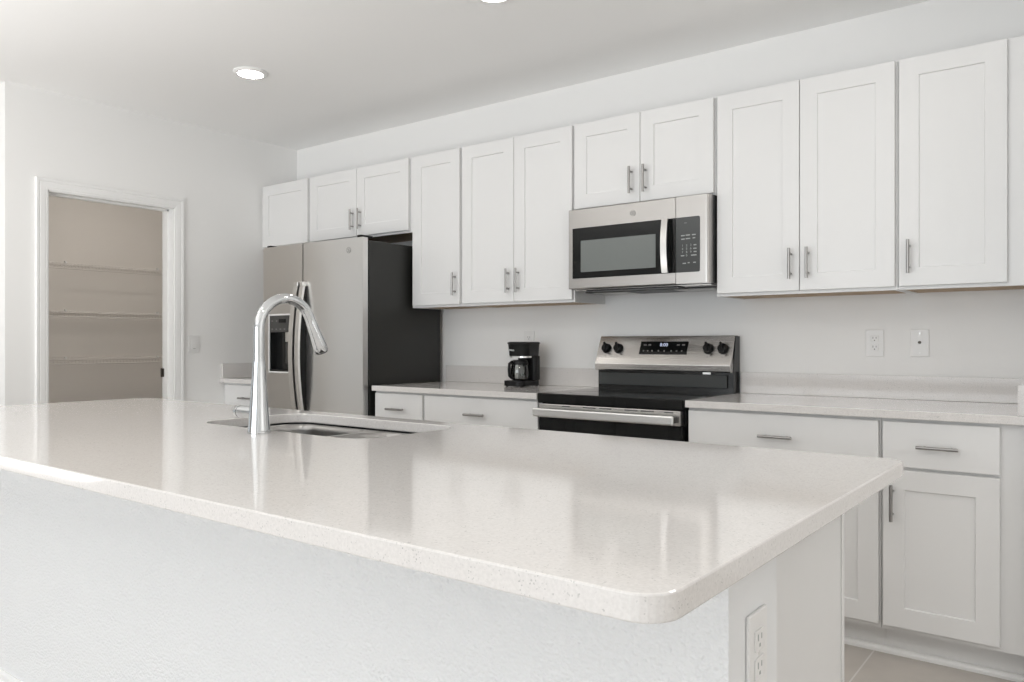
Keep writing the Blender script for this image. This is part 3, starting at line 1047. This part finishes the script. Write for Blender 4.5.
cf = part(MB().lathe([(.036, 0), (.049, .006), (.053, .034), (.052, .066), (.046, .092), (.041, .100), (.039, .100), (.044, .091), (.050, .065), (.051, .034), (.047, .008), (.034, .002), (0, .002)], (GX, GY, G0), n=40), 'carafe', 'carafe_glass', cm, 'clear glass carafe')
part(MB().lathe([(.0, .1005), (.045, .1005), (.045, .109), (.036, .114), (0, .114)], (GX, GY, G0), n=32), 'lid', 'black', cf)
part(MB().lathe([(.0415, .088), (.0500, .088), (.0480, .1003), (.0415, .1003), (.0415, .088)], (GX, GY, G0), n=40, cap=False), 'collar', 'black', cf)
hp = [(GX - .010, GY - .045, G0 + .100), (GX - .014, GY - .056, G0 + .103), (GX - .018, GY - .071, G0 + .094), (GX - .019, GY - .074, G0 + .060), (GX - .018, GY - .071, G0 + .026), (GX - .014, GY - .060, G0 + .016), (GX - .010, GY - .052, G0 + .014)]
part(MB().tube(hp, .0085, 12, up=(1, 0, 0)), 'carafe_handle', 'black', cf)

# ------------------------------------------------------------------ outlets, switch
def duplex(root, c, face, hw=.0375, slot='slot'):
    """two-socket cover plate; face 'y' looks towards -y, 'x' towards +x"""
    cx, cy, cz_ = c

    def B(u0, u1, d0, d1, w0, w1, bev=0):
        mb = MB()
        if face == 'y':
            mb.box(cx + u0, cx + u1, cy - d1, cy - d0, cz_ + w0, cz_ + w1, bev)
        else:
            mb.box(cx + d0, cx + d1, cy + u0, cy + u1, cz_ + w0, cz_ + w1, bev)
        return mb
    pl = part(B(-hw, hw, .0003, .006, -.059, .059, .002), 'cover_plate', 'plastic_white', root)
    for s in (-1, 1):
        zc = s * .0195
        sk_ = part(B(-.017, .017, .006, .0078, zc - .0145, zc + .0145, .0015), 'socket', 'plastic_white', root)
        mb = MB()
        for (u, w, a, b_) in ((-.0065, .004, .0012, .0045), (.0065, .004, .0012, .0038), (0, -.0075, .0024, .0024)):
            q = B(u - a, u + a, .0078, .0081, zc + w - b_, zc + w + b_)
            me = bpy.data.meshes.new('t'); q.bm.to_mesh(me); q.bm.free(); mb.bm.from_mesh(me); bpy.data.meshes.remove(me)
        part(mb, 'slot', slot, sk_)
    mb = B(-.002, .002, .006, .0066, -.002, .002)
    part(mb, 'screw', 'steel_trim', root)


o1 = thing('wall_outlet', 'white duplex outlet on the back wall right of the stove', 'outlet', (1.3715, 0, 1.157), 'white wall outlets')
duplex(o1, (1.3715, -.0002, 1.157), 'y')
copy_tree(o1, (-.522 - 1.3715, 0, .012), 'white duplex outlet on the wall behind the coffee maker')
cxp = thing('cable_outlet', 'white cover plate with one round cable jack, right of the wall outlet', 'outlet', (1.551, 0, 1.157))
part(MB().box(1.5145, 1.5875, -.0062, -.0003, 1.098, 1.216, .002), 'cover_plate', 'plastic_white', cxp)
part(MB().lathe([(.0, .0), (.0062, .0), (.0062, .004), (.0045, .005), (.0045, .009), (.0, .009)], (1.551, -.0062, 1.160), (0, -1, 0), 20), 'jack', 'hinge', cxp, 'dark round cable jack')
part(MB().cyl((1.551, -.0062, 1.199), (1.551, -.0072, 1.199), .0025, n=12).cyl((1.551, -.0062, 1.115), (1.551, -.0072, 1.115), .0025, n=12), 'screw', 'steel_trim', cxp)
o3 = thing('wall_outlet', 'white duplex outlet on the end of the island half wall', 'outlet', (WX1, -2.653, .727), 'white wall outlets')
duplex(o3, (WX1, -2.657, .722), 'x', .0352, 'legend')
sw = thing('light_switch', 'white rocker light switch on the wall right of the pantry doorway', 'light switch', (WL, -.845, 1.151))
part(MB().box(WL + .0003, WL + .006, -.885, -.805, 1.091, 1.211, .002), 'cover_plate', 'plastic_white', sw)
rk = part(MB().prism([(WL + .0062, 1.117), (WL + .0062, 1.185), (WL + .0075, 1.185), (WL + .011, 1.117)], 'y', -.862, -.828), 'rocker', 'plastic_white', sw)
part(MB().box(WL + .0105, WL + .0112, -.853, -.837, 1.1195, 1.1215), 'indicator', 'slot', rk)

# ------------------------------------------------------------------ pantry wire shelves
def wire_shelf(z, label):
    y0, y1 = PW + .125, -.004
    xb, xf = -4.197, -3.895
    r = thing('wire_shelf', label, 'shelf', ((xb + xf) / 2, (y0 + y1) / 2, z), 'pantry wire shelves')
    for x, zz in ((xb + .006, z - .004), ((xb + xf) / 2, z - .004), (xf, z - .003)):
        part(MB().cyl((x, y0, zz), (x, y1, zz), .0035, n=8), 'rail', 'wire', r)
    part(MB().cyl((xf + .004, y0, z - .012), (xf + .004, y1, z - .012), .0042, n=8).cyl((xf + .004, y0, z - .042), (xf + .004, y1, z - .042), .0045, n=8), 'front_lip', 'wire', r)
    wr = MB()
    n = 72
    for k in range(n + 1):
        y = y0 + .008 + (y1 - y0 - .016) * k / n
        wr.tube([(xb + .002, y, z), (xf, y, z), (xf + .006, y, z - .006), (xf + .006, y, z - .044)], .0016, 6)
    part(wr, 'deck_wires', 'wire', r)
    for y in (-1.15, -.45):
        part(MB().box(xf - .010, xf + .010, y - .006, y + .006, z - .006, z + .012, .002), 'clip', 'plastic_white', r)
    return r


wire_shelf(1.747, 'white wire shelf in the pantry, topmost of three')
wire_shelf(1.393, 'white wire shelf in the pantry, middle of three')
wire_shelf(1.045, 'white wire shelf in the pantry, lowest of three seen above the island')

# ------------------------------------------------------------------ recessed ceiling lamps
rl = thing('ceiling_light', 'round flush ceiling light in front of the pantry wall', 'ceiling light', (-1.485, -1.232, H), 'round ceiling lights')
lx, ly, _ = rl.location
part(MB().lathe([(.066, -.0005), (.090, -.0005), (.091, -.004), (.087, -.010), (.071, -.015), (.066, -.013), (.066, -.0005)], (lx, ly, H), n=48, cap=False), 'trim_ring', 'trim', rl)
part(MB().lathe([(.0, -.001), (.0655, -.001), (.0655, -.0105), (.055, -.0125), (.0, -.013)], (lx, ly, H), n=48), 'diffuser', 'lens', rl, 'glowing white diffuser')
copy_tree(rl, (.160 + 1.485, 0.04, 0), 'round ceiling light cut by the top edge of the photo, between island and stove')
copy_tree(rl, (1.755 + 1.485, 0.03, 0), 'added unseen ceiling light between the island and the right end of the counters')  # added out of view to even the light along the cabinets


def swap_lens(root, m):
    for ch in children(root):
        if ch.name.startswith('diffuser'):
            ch.data = ch.data.copy()
            ch.data.materials[0] = M[m]


for x, w in ((-1.485, 'left end'), (.135, 'middle'), (1.755, 'right end')):  # added row out of view, brightens the worktop, floor and island end
    swap_lens(copy_tree(rl, (x + 1.485, -2.15, 0), 'added unseen ceiling light in front of the %s of the island' % w), 'fill_island')
swap_lens(copy_tree(rl, (-3.30 + 1.485, 0.30, 0), 'added unseen ceiling light inside the pantry'), 'fill_pantry')  # added out of view to brighten the pantry
